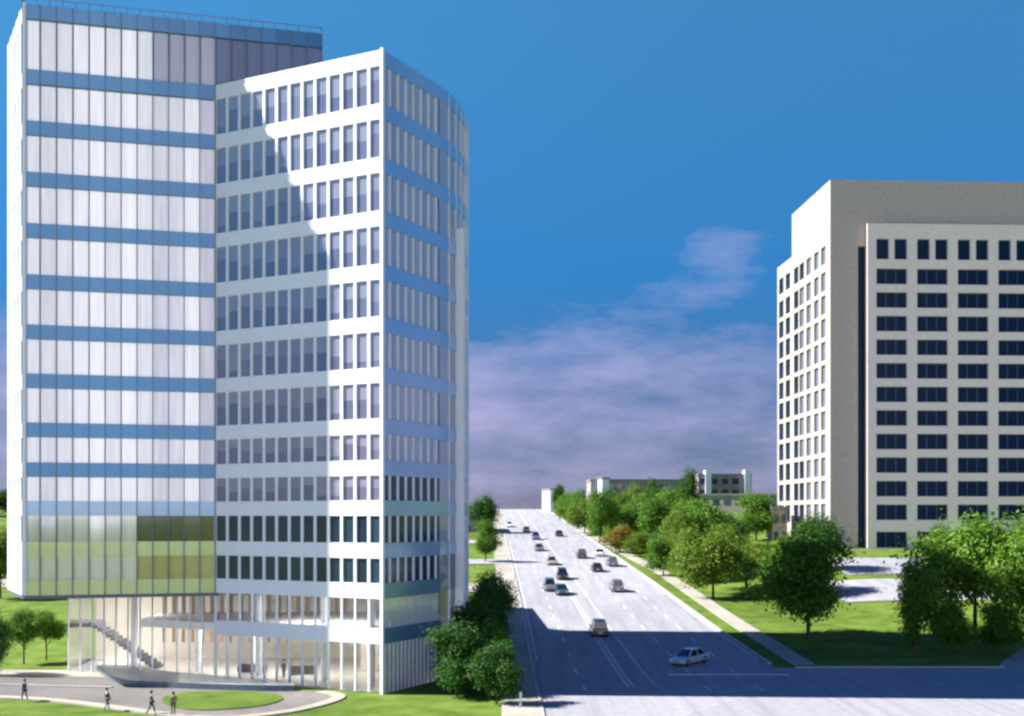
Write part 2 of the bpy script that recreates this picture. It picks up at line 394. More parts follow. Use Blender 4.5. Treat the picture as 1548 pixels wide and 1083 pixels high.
# ------------------------------------------------------------------ glass office tower
LV = [54.2, 49.7, 45.2, 40.7, 36.2, 31.8, 27.5, 23.2, 19.7, 16.3, 12.7, 9.3, 5.5]
SP = 1.3
A = Vector((-10.9, 98.7)); B = Vector((-27.05, 107.0)); C = Vector((-42.8, 102.9)); D = Vector((-17.7, 109.4)); E = Vector((-48.0, 112.0))
R1 = Vector((-6.55, 107.15))
curve = [R1, Vector((-5.8, 108.8)), Vector((-5.25, 110.6)), Vector((-4.85, 112.5)), Vector((-4.6, 114.3)), Vector((-4.4, 116.5)), Vector((-4.4, 119)), Vector((-4.7, 122)), Vector((-5.4, 126)), Vector((-7, 136))]
tower = empty('office_tower', (-25, 112, 0), 0, 'tall white and blue glass office tower with a projecting white-banded wing and glass lobby', 'building')
TO = Vector((25, -112, 0))
def tb(m, name, mats, parent=None, kind=None, smooth=False):
    """build geometry given in world coordinates under the tower"""
    m.v = [(v[0]+25, v[1]-112, v[2]) for v in m.v]
    return m.build(name, mats, tower if parent is None else parent, kind, smooth)
class Fr:
    def __init__(s, p, q):
        s.p = Vector(p); d = Vector(q)-s.p; s.L = d.length; s.u = d/s.L; s.n = Vector((s.u.y, -s.u.x))
    def __call__(s, v):
        w = s.p+s.u*v.x+s.n*v.y; return Vector((w.x, w.y, v.z))
    def P(s, a, b, z):
        w = s.p+s.u*a+s.n*b; return (w.x, w.y, z)
# frames with n pointing outward: u runs so that (u.y,-u.x) faces out
fAB = Fr(B, A); fL = Fr(C, B); fLT = Fr(C, D); fE = Fr(E, C); fR = Fr(A, R1)
def panes(fr, a0, a1, z0, z1, nb, off, tilt=0.0018, gap=0.03, blind=False):
    m = MB(); w = (a1-a0)/nb
    for i in range(nb):
        s0 = a0+i*w+gap; s1 = a0+(i+1)*w-gap
        t1 = random.gauss(0, tilt)*w; t2 = random.gauss(0, tilt)*(z1-z0)
        if blind:
            k = random.choice((0.35, 0.45, 0.45, 0.5, 0.6, 0.8)); zm = z1-(z1-z0)*k
            m.quad(fr.P(s0, off, z0), fr.P(s1, off+t1, z0), fr.P(s1, off+t1+t2*(1-k), zm), fr.P(s0, off+t2*(1-k), zm), 0)
            m.quad(fr.P(s0, off+t2*(1-k), zm), fr.P(s1, off+t1+t2*(1-k), zm), fr.P(s1, off+t1+t2, z1), fr.P(s0, off+t2, z1), 1)
        else: m.quad(fr.P(s0, off, z0), fr.P(s1, off+t1, z0), fr.P(s1, off+t1+t2, z1), fr.P(s0, off+t2, z1))
    return m
def facade(fr, levels, nb, mat_win, mat_sp, win_low=None, a0=0.0, a1=None, sp_seg=False, top=None):
    a1 = fr.L if a1 is None else a1
    for i, z in enumerate(levels[:-1]):
        m = MB()
        if sp_seg:
            m = panes(fr, a0, a1, z-SP, z, nb, 0.0, 0.0012, 0.0)
            m.box(a0, a1, -0.3, -0.03, z-SP, z, fr)
        else:
            m.box(a0, a1, -0.35, 0.0, z-SP, z, fr)
        tb(m, 'spandrel', mat_sp)
        zb = levels[i+1]
        if zb < z-SP-0.3:
            mt = mat_win[i] if isinstance(mat_win, list) else mat_win
            bl = mt is M_greyg
            tb(panes(fr, a0, a1, zb, z-SP, nb, -0.16, blind=bl), 'ribbon_window', [M_greyg, M_greyb] if bl else mt)
def fins(fr, nb, z0, z1, w, n0, n1, mat, a0=0.0, a1=None, skip=()):
    a1 = fr.L if a1 is None else a1; m = MB()
    for i in range(nb+1):
        if i in skip: continue
        c = a0+(a1-a0)*i/nb
        m.box(c-w/2, c+w/2, n0, n1, z0, z1, fr)
    return m
def inset(pts, d):
    out = []; n = len(pts)
    for i in range(n):
        p0, p1, p2 = Vector(pts[i-1]), Vector(pts[i]), Vector(pts[(i+1) % n])
        a = (p1-p0).normalized(); b = (p2-p1).normalized()
        na = Vector((-a.y, a.x)); nb_ = Vector((-b.y, b.x))
        k = (na+nb_); k = k/max(0.3, k.length_squared)*2
        out.append(p1+k*d)
    return out
wingP = [A]+curve+[Vector((-30, 136)), B]
LP = [C, D, Vector((-21, 128)), Vector((-45, 128)), E]
m = MB(); m.prism([tuple(p) for p in inset(wingP, 0.38)], 8.05, 53.9); tb(m, 'wing_wall', M_core)
m = MB(); m.prism([tuple(p) for p in inset(LP, 0.38)], 8.05, 59.0); tb(m, 'tower_wall', M_core)
m = MB(); m.prism([tuple(p) for p in inset(LP, -0.02)], 7.7, 8.0); tb(m, 'soffit', M_under)
m = MB(); m.prism([tuple(p) for p in inset(wingP, 0.45)], 53.95, 54.0); tb(m, 'wing_roof', M_roof)
m = MB(); m.prism([tuple(p) for p in inset(LP, 0.45)], 59.05, 59.1); tb(m, 'tower_roof', M_roof)
# wing: white bands with grey windows, the lowest rows dark
wm = [M_greyg]*9+[M_darkg]*2
facade(fAB, LV[:12], 13, wm, M_white)
m = MB(); m.box(0, fAB.L, -0.35, 0.0, LV[11]-SP, LV[11], fAB); m.box(0, fAB.L, -0.35, 0.0, LV[12]-SP, LV[12], fAB); tb(m, 'spandrel', M_white)
tb(fins(fAB, 13, 8.0, 54.2-SP, 0.27, -0.16, -0.02, M_fin), 'mullion_frame', M_fin)
tb(fins(fAB, 13, 0.1, 8.0, 0.16, -0.21, -0.02, M_fin), 'lobby_mullion_frame', M_fin)
m = MB(); m.box(fAB.L-0.16, fAB.L+0.12, -0.1, 0.12, 0.0, 54.3, fAB); tb(m, 'corner_post', M_white)
# right, shaded face
facade(fR, LV[:12], 7, [M_lav]*8+[M_darkg]*3, M_blue2, sp_seg=True)
m = MB(); m.box(0.2, fR.L, -0.35, 0.0, LV[11]-SP, LV[11], fR); m.box(0.2, fR.L, -0.35, 0.0, LV[12]-SP, LV[12], fR); tb(m, 'spandrel', M_teal)
m = MB()
for k in range(1, 8):
    c = fR.L*k/7.5; m.box(c-0.13, c+0.13, -0.15, -0.04, 8.0, 54.2-SP, fR)
tb(m, 'mullion_frame', M_fin)
m = MB()
for k in range(1, 15):
    c = fR.L*k/15; m.box(c-0.1, c+0.1, -0.2, -0.02, 0.0, LV[12]-SP, fR)
tb(m, 'lobby_mullion_frame', M_fin)
tb(panes(fR, 0.1, fR.L, LV[12], LV[11]-SP, 7, -0.2), 'ribbon_window', M_yellow2)
tb(panes(fR, 0.1, fR.L, 0.1, LV[12]-SP, 14, -0.22), 'lobby_window', M_greyw)
# curved end
for i, z in enumerate(LV[:-2]):
    ms = MB(); mw = MB()
    for p, q in zip(curve, curve[1:]):
        fr = Fr(p, q)
        ms.box(0, fr.L, -0.3, 0.0, z-SP, z, fr)
        mw.quad(fr.P(0, -0.1, LV[i+1]), fr.P(fr.L, -0.1, LV[i+1]), fr.P(fr.L, -0.1, z-SP), fr.P(0, -0.1, z-SP))
    tb(ms, 'curved_spandrel', M_blue2); tb(mw, 'curved_window', M_lav)
m = MB()
for p, q in zip(curve, curve[1:]):
    fr = Fr(p, q); n = max(1, round(fr.L/1.4))
    for k in range(1, n+1): m.box(fr.L*k/n-0.04, fr.L*k/n+0.04, -0.1, 0.03, 0.0, 54.15, fr)
tb(m, 'curved_mullion_frame', M_fin)
m = MB()
for p, q in zip(curve, curve[1:]):
    fr = Fr(p, q); m.quad(fr.P(0, -0.1, 0), fr.P(fr.L, -0.1, 0), fr.P(fr.L, -0.1, LV[10]-SP), fr.P(0, -0.1, LV[10]-SP))
tb(m, 'lobby_glass', M_clear)
fC = Fr(curve[2], curve[3])
m = MB(); m.box(-0.1, 0.5, 0.02, 0.75, 3.0, 42.0, fC); tb(m, 'white_blade', M_white)
# tall glass slab on the left
LT = [59.9]+LV
facade(fLT, [59.9, 59.9-SP], 19, M_blind, M_blue, sp_seg=True, a1=fLT.L)
q = fLT.L/19
for k0, k1, mt in ((0, 8, M_blind), (8, 12, M_lav), (12, 19, M_lavd)):  # darker panes to the right: the fading reflection is put into the tints
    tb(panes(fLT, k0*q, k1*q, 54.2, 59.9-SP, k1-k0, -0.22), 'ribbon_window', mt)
m = panes(fLT, 0, fLT.L, 54.2-SP, 54.2, 19, 0.0, 0.0012, 0.0); m.box(0, fLT.L, -0.3, -0.03, 54.2-SP, 54.2, fLT); tb(m, 'spandrel', M_blue)
facade(fL, LV[1:9]+[LV[9]], 12, M_blind, M_blue, sp_seg=True)
m = panes(fL, 0, fL.L, LV[9]-SP, LV[9], 12, 0.0, 0.0012, 0.0); m.box(0, fL.L, -0.3, -0.03, LV[9]-SP, LV[9], fL); tb(m, 'spandrel', M_blue2)
tb(panes(fL, 0, fL.L, LV[1], LV[0]-SP, 12, -0.22), 'ribbon_window', M_blind)
nb = 12; q = fL.L/nb  # green, yellow and golden rows below: lawn reflection painted into the glass colour
tb(panes(fL, 0, 7*q, LV[10], LV[9]-SP, 7, -0.22), 'ribbon_window', M_blind)
tb(panes(fL, 7*q, 12*q, LV[10], LV[9]-SP, 5, -0.22), 'ribbon_window', M_greeng)
m = panes(fL, 0, fL.L, LV[10]-SP, LV[10], nb, 0.0, 0.0012, 0.0); m.box(0, fL.L, -0.3, -0.03, LV[10]-SP, LV[10], fL); tb(m, 'spandrel', M_yellow)
tb(panes(fL, 0, 7*q, LV[11], LV[10]-SP, 7, -0.22), 'ribbon_window', M_yellow2)
tb(panes(fL, 7*q, 12*q, LV[11], LV[10]-SP, 5, -0.22), 'ribbon_window', M_gold)
m = panes(fL, 0, fL.L, 8.0, LV[11], nb, 0.0, 0.0012, 0.0); m.box(0, fL.L, -0.3, -0.03, 8.0, LV[11], fL); tb(m, 'spandrel', M_yellow)
tb(fins(fL, 12, 8.0, 59.9, 0.09, -0.2, 0.12, M_darkfin), 'mullion_frame', M_darkfin)
for k in range(1, 8):
    m = MB(); c = fL.L+(fLT.L-fL.L)*k/7; m.box(c-0.045, c+0.045, -0.2, 0.12, 54.25, 59.9, fLT); tb(m, 'mullion', M_darkfin)
m = MB()
for k in range(25): m.box(fLT.L*k/24-0.03, fLT.L*k/24+0.03, -0.1, 0.05, 59.9, 60.45, fLT)
m.box(0, fLT.L, -0.06, 0.0, 60.4, 60.47, fLT); tb(m, 'roof_rail', M_darkfin)
# bright left side
facade(fE, [59.9]+LV[:11], 3, M_blind, M_white)
m = MB(); m.box(0, fE.L, -0.35, 0.0, 8.0, LV[10], fE); tb(m, 'side_wall', M_white)
tb(fins(fE, 5, 8.0, 59.9, 0.5, -0.2, 0.06, M_white), 'side_frame', M_white)
m = MB(); m.box(-0.12, 0.12, 0.0, 0.15, 7.9, 60.2, fL); tb(m, 'corner_post', M_darkfin)
# back podium, low
m = MB(); m.prism([(-7.2, 136.1), (-7.6, 155), (-30, 155), (-30, 136.1)], 0, 11.5); tb(m, 'rear_podium', M_white)
# lobby: glass skin, floors, walls
Lob = Vector((-42.5, 112.6)); fLob = Fr(Lob, B)
m = MB(); m.quad(fLob.P(0, 0, 0.1), fLob.P(fLob.L, 0, 0.1), fLob.P(fLob.L, 0, 7.7), fLob.P(0, 0, 7.7)); tb(m, 'lobby_glass', M_clear)
m = MB(); m.quad(fAB.P(0, -0.24, 0.1), fAB.P(fAB.L, -0.24, 0.1), fAB.P(fAB.L, -0.24, 8.0), fAB.P(0, -0.24, 8.0)); tb(m, 'lobby_glass', M_clear)
m = MB(); m.quad(fR.P(0, -0.24, 0.1), fR.P(fR.L, -0.24, 0.1), fR.P(fR.L, -0.24, 8.0), fR.P(0, -0.24, 8.0)); tb(m, 'lobby_glass', M_clear)
tb(fins(fLob, 12, 0.1, 7.7, 0.08, -0.1, 0.06, M_fin), 'lobby_mullion_frame', M_fin)
fLobE = Fr((-43.8, 122.5), Lob)
m = MB(); m.quad(fLobE.P(0, 0, 0.1), fLobE.P(fLobE.L, 0, 0.1), fLobE.P(fLobE.L, 0, 7.7), fLobE.P(0, 0, 7.7)); tb(m, 'lobby_glass', M_clear)
m = MB(); m.prism([tuple(p) for p in [Lob, B+Vector((0, .3)), A+Vector((-.1, .5)), R1+Vector((-.4, 0)), (-5, 119), (-8, 124), (-43.7, 124)]], -0.3, 0.12); tb(m, 'lobby_floor', M_floor)
ab_in = lambda a, n: (fAB.P(a, n, 0)[0], fAB.P(a, n, 0)[1])
m = MB(); m.prism([(-35.3, 111.3), (-27.2, 107.7), ab_in(0.3, -0.4), ab_in(fAB.L-0.2, -0.4), (-6.0, 110), (-8, 120), (-35.3, 120)], LV[12]-1.0, LV[12]-0.3); tb(m, 'mezzanine_floor', M_white)
m = MB(); m.box(-43.6, -9.0, 123.0, 123.4, 0.1, 8.0); tb(m, 'lobby_back_wall', M_beige)
m = MB(); m.prism([(-14.5, 112.5), (-9.5, 113.5), (-9.5, 122.8), (-14.5, 122.8)], 0.15, 4.4); tb(m, 'lift_core', M_beige)
m = MB()
for k in range(20): m.box(-34.8+k*0.95, -34.45+k*0.95, 117.0, 117.3, LV[12]-0.3, 8.0)
for k in range(14): m.box(-34.8+k*0.95, -34.55+k*0.95, 117.0, 117.3, 2.4, LV[12]-1.0)
tb(m, 'timber_screen', M_slat)
m = MB()
for x, y in ((-36.5, 113.5), (-30, 112.5), (-23.5, 109), (-17, 106.5), (-12.5, 104.5), (-25, 115), (-18, 114)): m.lathe([(0.32, 0.1), (0.32, 8.0)], 14, (x, y, 0))
tb(m, 'lobby_column', M_white, smooth=False)
m = MB()
for k in range(16):
    m.box(-41.3+k*0.42, -40.85+k*0.42, 114.6, 117.0, 4.6-k*0.29-0.34, 4.6-k*0.29)
m.box(-43.2, -41.2, 114.6, 119, 4.1, 4.5)
st = tb(m, 'lobby_stair', M_under)
m = MB()
for k in range(8): m.box(-33+k*2.6, -31.4+k*2.6, 112.6-k*0.9, 113.0-k*0.9, 7.86, 7.94)
for k in range(7): m.box(-32+k*2.7, -30.4+k*2.7, 113.2-k*0.8, 113.6-k*0.8, LV[12]-1.1, LV[12]-1.03)
m.box(-41, -37, 116, 117, 7.6, 7.68)
tb(m, 'ceiling_lamp', M_lamp)
# dark stone plinth that sweeps along the foot of the lobby
pl = [g0(146, 1014), g0(160, 1026), g0(190, 1037), g0(250, 1041), g0(330, 1044), g0(400, 1046), g0(445, 1046)]
plb = [g0(445, 1040), g0(400, 1036), g0(330, 1031), g0(250, 1023), g0(190, 1015)]
m = MB(); m.prism([tuple(p) for p in spline([tuple(q) for q in pl], 6)]+[tuple(p) for p in plb], 0.0, 0.55)
tag(m.build('planter_wall', M_stone), 'low dark blue stone plinth sweeping along the foot of the glass lobby', 'plinth')

# furniture in the lobby
def sofa(loc, rz, label):
    t = empty('sofa', loc, rz, label, 'sofa', 'dark sofas inside the lobby')
    m = MB(); m.box(-1.1, 1.1, -0.45, 0.45, 0.12, 0.45); m.build('seat', M_sofa, t)
    m = MB(); m.box(-1.1, 1.1, 0.3, 0.5, 0.45, 0.9); m.build('backrest', M_sofa, t)
    for s in (-1, 1):
        m = MB(); m.box(s*1.2-0.1, s*1.2+0.1, -0.45, 0.5, 0.1, 0.65); m.build('armrest', M_sofa, t)
sofa((-24.6, 111.3, 0.12), 3.0, 'dark sofa behind the lobby glass, nearer the tall glass slab')
sofa((-19.6, 110.0, 0.12), 3.3, 'dark sofa behind the lobby glass next to the standing person')

# ------------------------------------------------------------------ concrete office block on the right
S = 210/1776
K = Vector((56.9, 210.0)); th = math.atan(0.0434)
block = empty('concrete_office_block', (K.x, K.y, 9.0), th, 'concrete office block with a grid of dark windows and a blank grey top', 'building')
zz = lambda py: 6.0 + (780-py)*S   # local z (block empty at z 9)
ZT = zz(272); ZW = zz(343)
def wall_holes(m, T, x0, x1, z0, z1, holes, depth, y=0.0):
    """a wall face with recessed openings"""
    X = sorted({x0, x1, *[a for o in holes for a in (o[0], o[1])]}); Z = sorted({z0, z1, *[a for o in holes for a in (o[2], o[3])]})
    for i in range(len(X)-1):
        for j in range(len(Z)-1):
            cx = (X[i]+X[i+1])/2; cz = (Z[j]+Z[j+1])/2
            if any(o[0] < cx < o[1] and o[2] < cz < o[3] for o in holes): continue
            m.quad(*[T(Vector(p)) for p in ((X[i], y, Z[j]), (X[i+1], y, Z[j]), (X[i+1], y, Z[j+1]), (X[i], y, Z[j+1]))])
    for a, b, c, d in holes:
        for p in (((a, y, c), (a, y, d), (a, y+depth, d), (a, y+depth, c)), ((b, y, c), (b, y+depth, c), (b, y+depth, d), (b, y, d)),
                  ((a, y, c), (a, y+depth, c), (b, y+depth, c), (b, y, c)), ((a, y, d), (b, y, d), (b, y+depth, d), (a, y+depth, d))):
            m.quad(*[T(Vector(q)) for q in p])
I3 = lambda v: v
W = 52.0; DP = 35.2; DU = 24.4
def pane(m, T, o, y):
    a, b, c, d = o
    t = random.gauss(0, 0.002)
    m.quad(*[T(Vector(p)) for p in ((a, y, c), (b, y+t, c), (b, y+t, d), (a, y, d))])
# front bay
bx0, bx1 = 6.4, 48.0; by = -0.9
rows = [(zz(408+35.6*k+22.5), zz(408+35.6*k-1)) for k in range(11)]
cols = [((1323-1255+62.5*k)*S, (1370-1255+62.5*k)*S) for k in range(6)]
holes = []
for ci, (a, b) in enumerate(cols):
    w = (b-a-1.0)/2
    holes.append((a, a+w, zz(393), zz(362), ci)); holes.append((b-w, b, zz(393), zz(362), ci))
    for z0, z1 in rows: holes.append((a, b, z0, z1, ci))
    holes.append((a, b, 0.3, zz(804), ci))
m = MB(); wall_holes(m, I3, bx0, bx1, 0, zz(339), [o[:4] for o in holes], 0.55, by)
m.quad((bx0, by, 0), (bx0, by, zz(339)), (bx0, 0.0, zz(339)), (bx0, 0.0, 0)); m.quad((bx1, by, 0), (bx1, 0, 0), (bx1, 0, zz(339)), (bx1, by, zz(339)))
m.quad((bx0, by, zz(339)), (bx1, by, zz(339)), (bx1, 0, zz(339)), (bx0, 0, zz(339)))
m.build('front_bay_wall', M_bay, block)
# frames of dark windows + panes; the nearest hundred are parts of their own
cnt = 0; rest = MB()
winmesh = []
for o in holes:
    if o[4] <= 3 :
        mm = MB(); pane(mm, I3, o[:4], by+0.5)
        ww = mm.build('window', M_navy, block); cnt += 1
        fm = MB(); a, b, c, d = o[:4]; n = 3 if b-a > 4 else 1; y = by+0.42
        fm.box(a, b, y, y+.1, c, c+.1); fm.box(a, b, y, y+.1, d-.1, d)
        for k in range(n+1):
            x = a+.05+(b-a-.1)*k/n; fm.box(x-.04, x+.04, y+.01, y+.09, c+.1, d-.1)
        fm.build('frame', M_darkfin, ww)
    else: pane(rest, I3, o[:4], by+0.5)
# left face: runs away from the front corner
TLf = lambda v: Vector((v.y, v.x, v.z))
def tt(px):
    q = (px-CX)/F; return (56.9-q*210)/(q+0.0434)
lh = []
for px in (1244.5, 1234, 1222.5, 1212, 1203.5, 1191, 1181):
    t0 = tt(px+3.4); t1 = tt(px-3.4)
    for z0, z1 in rows: lh.append((t0, t1, z0-0.45, z1+0.15))
    lh.append((t0, t1, zz(393), zz(366)))
m = MB(); wall_holes(m, TLf, 0, DP, 0, ZW, lh, 0.5)
m.build('side_wall', M_side, block)
for k, o in enumerate(lh):
    if cnt < 100:
        mm = MB(); pane(mm, TLf, o, 0.35); mm.build('window', M_greyw, block); cnt += 1
    else: pane(rest, TLf, o, 0.45)
rest.build('window', M_navy, block, kind='stuff')
# front grey wall with slot, core body
m = MB()
m.quad((0, 0, 0), (5.0, 0, 0), (5.0, 0, ZT), (0, 0, ZT))
m.quad((5.0, 0, zz(372)), (6.4, 0, zz(372)), (6.4, 0, ZT), (5.0, 0, ZT))
m.quad((6.4, 0, zz(345)), (W, 0, zz(345)), (W, 0, ZT), (6.4, 0, ZT))
m.quad((bx1, 0, 0), (W, 0, 0), (W, 0, zz(345)), (bx1, 0, zz(345)))
m.quad((5.0, 0, 0), (5.0, 4, 0), (5.0, 4, zz(372)), (5.0, 0, zz(372))); m.quad((6.4, 0, 0), (6.4, 0, zz(372)), (6.4, 4, zz(372)), (6.4, 4, 0))
m.quad((5.0, 4, 0), (6.4, 4, 0), (6.4, 4, zz(372)), (5.0, 4, zz(372))); m.quad((5, 0, zz(372)), (5, 4, zz(372)), (6.4, 4, zz(372)), (6.4, 0, zz(372)))
m.build('front_wall', M_conc, block)
m = MB(); m.quad((5.02, 0.6, 0), (6.38, 0.6, 0), (6.38, 0.6, zz(374)), (5.02, 0.6, zz(374))); m.build('stair_window', M_navy, block)
m = MB(); m.quad((0, 0, ZW), (0, DU, ZW), (0, DU, ZT), (0, 0, ZT)); m.quad((0, DU, ZW), (W, DU, ZW), (W, DU, ZT), (0, DU, ZT))
m.quad((W, 0, 0), (W, DP, 0), (W, DP, ZW), (W, 0, ZW)); m.quad((W, 0, ZW), (W, DU, ZW), (W, DU, ZT), (W, 0, ZT)); m.quad((0, DP, 0), (0, DP, ZW), (W, DP, ZW), (W, DP, 0))
m.build('rear_wall', M_side, block)
m = MB(); m.box(0.02, W-.02, 0.02, DU-.02, ZT-0.4, ZT-0.35); m.box(0.02, W-.02, DU, DP-.02, ZW-0.4, ZW-0.35); m.box(0.6, W-0.6, 1.0, DP-0.6, 0, 0.1); m.build('roof', M_roof, block)
m = MB(); m.box(0.6, W-.6, 4.2, DP-.6, 0.2, ZW-1); m.build('floor_core', M_core, block)
m = MB(); m.box(-1.0, W, -6, -0.95, -3.5, 0.0); m.build('terrace', M_pave, block)

# ------------------------------------------------------------------ far buildings
def far_building(name, px0, px1, ytop, ybase, Y, depth, mat, label, rows_=0, cols_=0, roofm=None, rz=0, wm=None, extra=None, rot_away=False):
    X0 = (px0-CX)/F*Y; X1 = (px1-CX)/F*Y; zt = CAMZ+(HZ-ytop)/F*Y; zb = CAMZ+(HZ-ybase)/F*Y
    cx = (X0+X1)/2; w = (X1-X0)
    t = empty(name, (cx, Y, zb-3), rz, label, 'building')
    H = zt-zb+3
    m = MB(); m.box(-w/2, w/2, 0, depth, -4, H); m.build('wall', mat, t)
    m = MB(); m.box(-w/2-.25, w/2+.25, -.25, depth+.25, H, H+.5); m.build('roof', roofm or M_roof, t)
    for r in range(rows_):
        for c in range(cols_):
            cw = w/cols_; x0 = -w/2+cw*(c+.2); z1 = H-1.0-r*3.4
            m = MB(); m.box(x0, x0+cw*.6, -0.06, 0.02, z1-1.7, z1); m.build('window', wm or M_darkg, t)
    if extra: extra(t, w, H)
    return t
def chim(t, w, H):
    m = MB(); m.box(-w*.06, w*.06, 1, 3, H+.5, H+2.6); m.build('roof_stair', M_white, t)
far_building('school_building', 893, 1042, 727, 775, 395, 22, M_brown, 'long low grey-brown building behind the roadside trees', 2, 12, wm=M_greyw)
far_building('low_white_building', 1040, 1192, 749, 800, 330, 14, M_side, 'low cream building with a flat roof between the hilltop trees and the office block', 1, 9, rz=-0.22)
def twr(t, w, H):
    for s in (-0.32, 0.42):
        m = MB(); m.box(w*s-.9, w*s+.9, -0.8, 3, 0, H+1.6); m.build('white_pier', M_white, t)
far_building('hill_top_block', 1056, 1136, 719, 790, 360, 16, M_brown, 'brown block with white piers rising above the cream building', 2, 5, extra=twr)
far_building('white_gatehouse', 818, 833, 741, 775, 398, 4, M_white, 'small white gatehouse at the top of the road', 0, 0, rz=-0.7)
far_building('small_white_tower', 903, 911, 724, 770, 390, 4, M_white, 'slim white stair tower beside the long grey-brown building', 0, 0, rz=-0.7)
far_building('grey_annexe', 660, 724, 768, 830, 300, 12, M_core, 'grey annexe half hidden behind the curved end of the tower', 2, 6)
far_building('low_white_shed', -60, 102, 908, 940, 205, 14, M_side, 'low white building far left behind the two small trees', 1, 10)
# small hut by the concrete block
p = at(1180, 815)
far_building('brick_entrance', 1168, 1190, 770, 815, p.y-3, 6, M_tan, 'small tan entrance block against the concrete office block', 2, 2)

# ------------------------------------------------------------------ trees
def crown_mesh(name, seed, nleaf, leaf, squash=1.0, lobes=12, openness=0.5):
    """unit crown: about 1 wide and 1 tall, base at z 0"""
    rnd = random.Random(seed); m = MB(); cl = []
    for i in range(lobes):
        while True:
            x, y, z = rnd.uniform(-1, 1), rnd.uniform(-1, 1), rnd.uniform(-1, 1)
            if x*x+y*y+z*z < 1: break
        r = rnd.uniform(0.11, 0.22); k = 0.42
        zt = 0.5+z*0.36*squash
        taper = 1.0 if zt < 0.55 else 1.0-(zt-0.55)*1.0
        cl.append((x*k*taper, y*k*taper, zt, r))
    cl.append((0, 0, 0.5, 0.25)); cl.append((0.03, 0, 0.7, 0.2)); cl.append((-0.02, 0.02, 0.33, 0.2))
    # twig clumps sit on the lobes, leaves sit in the clumps: uneven outline with gaps
    clumps = []
    for c in cl:
        for k in range(22):
            d = Vector((rnd.gauss(0, 1), rnd.gauss(0, 1), rnd.gauss(0, 1))).normalized()
            rr = c[3]*(rnd.uniform(0.55, 1.12))
            clumps.append((Vector(c[:3])+d*rr, d, rnd.uniform(0.045, 0.09)))
    per = max(4, nleaf//len(clumps))
    for p, d, s in clumps:
        for k in range(per):
            q = p+Vector((rnd.gauss(0, s), rnd.gauss(0, s), rnd.gauss(0, s*0.75)))
            if q.z < 0.02: q.z = 0.02+rnd.random()*0.05
            n = (Vector((rnd.gauss(0, 1), rnd.gauss(0, 1), rnd.gauss(0, 1)))*0.6+d+Vector((0, 0, 0.5))).normalized()
            a = n.orthogonal().normalized(); a.rotate(Matrix.Rotation(rnd.uniform(0, 6.28), 3, n)); b = n.cross(a)
            l = leaf*1.3*rnd.uniform(0.6, 1.3); w = l*0.6
            m.quad(q-a*l, q-b*w, q+a*l, q+b*w)
    return m.mesh(name, LEAF['mid'])
CR = [crown_mesh('crown_round', 11, 13000, 0.016), crown_mesh('crown_loose', 23, 12000, 0.017, 1.0, 16), crown_mesh('crown_tall', 37, 12000, 0.015, 1.15, 12),
      crown_mesh('crown_wide', 51, 12000, 0.016, 0.85, 14), crown_mesh('crown_uneven', 77, 11000, 0.018, 1.0, 10)]
def trunk_mesh(seed):
    rnd = random.Random(seed); m = MB()
    def limb(p, q, r0, r1, seg=7):
        d = (q-p).normalized(); a = d.orthogonal().normalized(); b = d.cross(a); i = len(m.v)
        mid = (p+q)/2+a*rnd.uniform(-.02, .02)
        for c, r in ((p, r0), (mid, (r0+r1)/2), (q, r1)):
            for k in range(seg):
                t = 2*math.pi*k/seg; m.v.append(tuple(c+a*r*math.cos(t)+b*r*math.sin(t)))
        for s in range(2):
            for k in range(seg):
                j = (k+1) % seg; m.f.append((i+s*seg+k, i+s*seg+j, i+(s+1)*seg+j, i+(s+1)*seg+k)); m.m.append(0)
    top = Vector((rnd.uniform(-.02, .02), rnd.uniform(-.02, .02), 0.45))
    limb(Vector((0, 0, -0.04)), top, 0.032, 0.018)
    for k in range(7):
        a = k*2.4+rnd.random(); z = rnd.uniform(0.2, 0.45)
        limb(Vector((0, 0, z)), Vector((math.cos(a)*rnd.uniform(.16, .28), math.sin(a)*rnd.uniform(.16, .28), z+rnd.uniform(.15, .38))), 0.014, 0.005, 5)
    limb(top, Vector((top.x, top.y, 0.85)), 0.018, 0.006)
    return m.mesh('trunk', M_bark, True)
TR = [trunk_mesh(s) for s in (1, 2, 3)]
tree_i = 0
def tree(name, px, pybase, pytop, wpx, leaf, label, cat='tree', group=None, bare=0.16, shape=None, loc=None, deep=1.0):
    global tree_i
    p = at(px, pybase) if loc is None else Vector(loc)
    s = p.y/F; H = (CAMZ+(HZ-pytop)*s)-p.z; wd = wpx*s
    t = empty(name, p, 0, label, cat, group)
    k = CR[shape if shape is not None else tree_i % 5]
    c = mesh_obj('crown', k, t); c.location = (0, 0, H*bare); c.scale = (wd*1.13, wd*1.13*deep, H*(1-bare)*1.05)
    c.rotation_euler = (0, 0, tree_i*1.7)
    c.material_slots[0].link = 'OBJECT'; c.material_slots[0].material = LEAF[leaf]
    tr = mesh_obj('trunk', TR[tree_i % 3], t); tr.scale = (max(wd*.8, H*.6), max(wd*.8, H*.6), H*0.98); tr.rotation_euler = (0, 0, tree_i*2.1)
    tree_i += 1
    return t
RS = 'trees along the right of the road'
LS = 'trees between the tower and the road'
tree('broad_tree', 1222, 962, 812, 138, 'mid', 'big dark green tree on the corner lawn, standing alone left of the blue drive', group=RS, bare=.1, shape=0)
tree('upright_tree', 1385, 990, 852, 74, 'mid', 'narrow upright dark tree at the edge of the corner lawn', group=RS, bare=.05, shape=2)
tree('spreading_tree', 1474, 975, 768, 150, 'lime', 'largest bright green tree in front of the concrete block', group=RS, bare=.22, shape=1)
tree('spreading_tree', 1556, 985, 772, 120, 'lime', 'bright green tree cut by the right edge of the view', group=RS, bare=.15, shape=3)
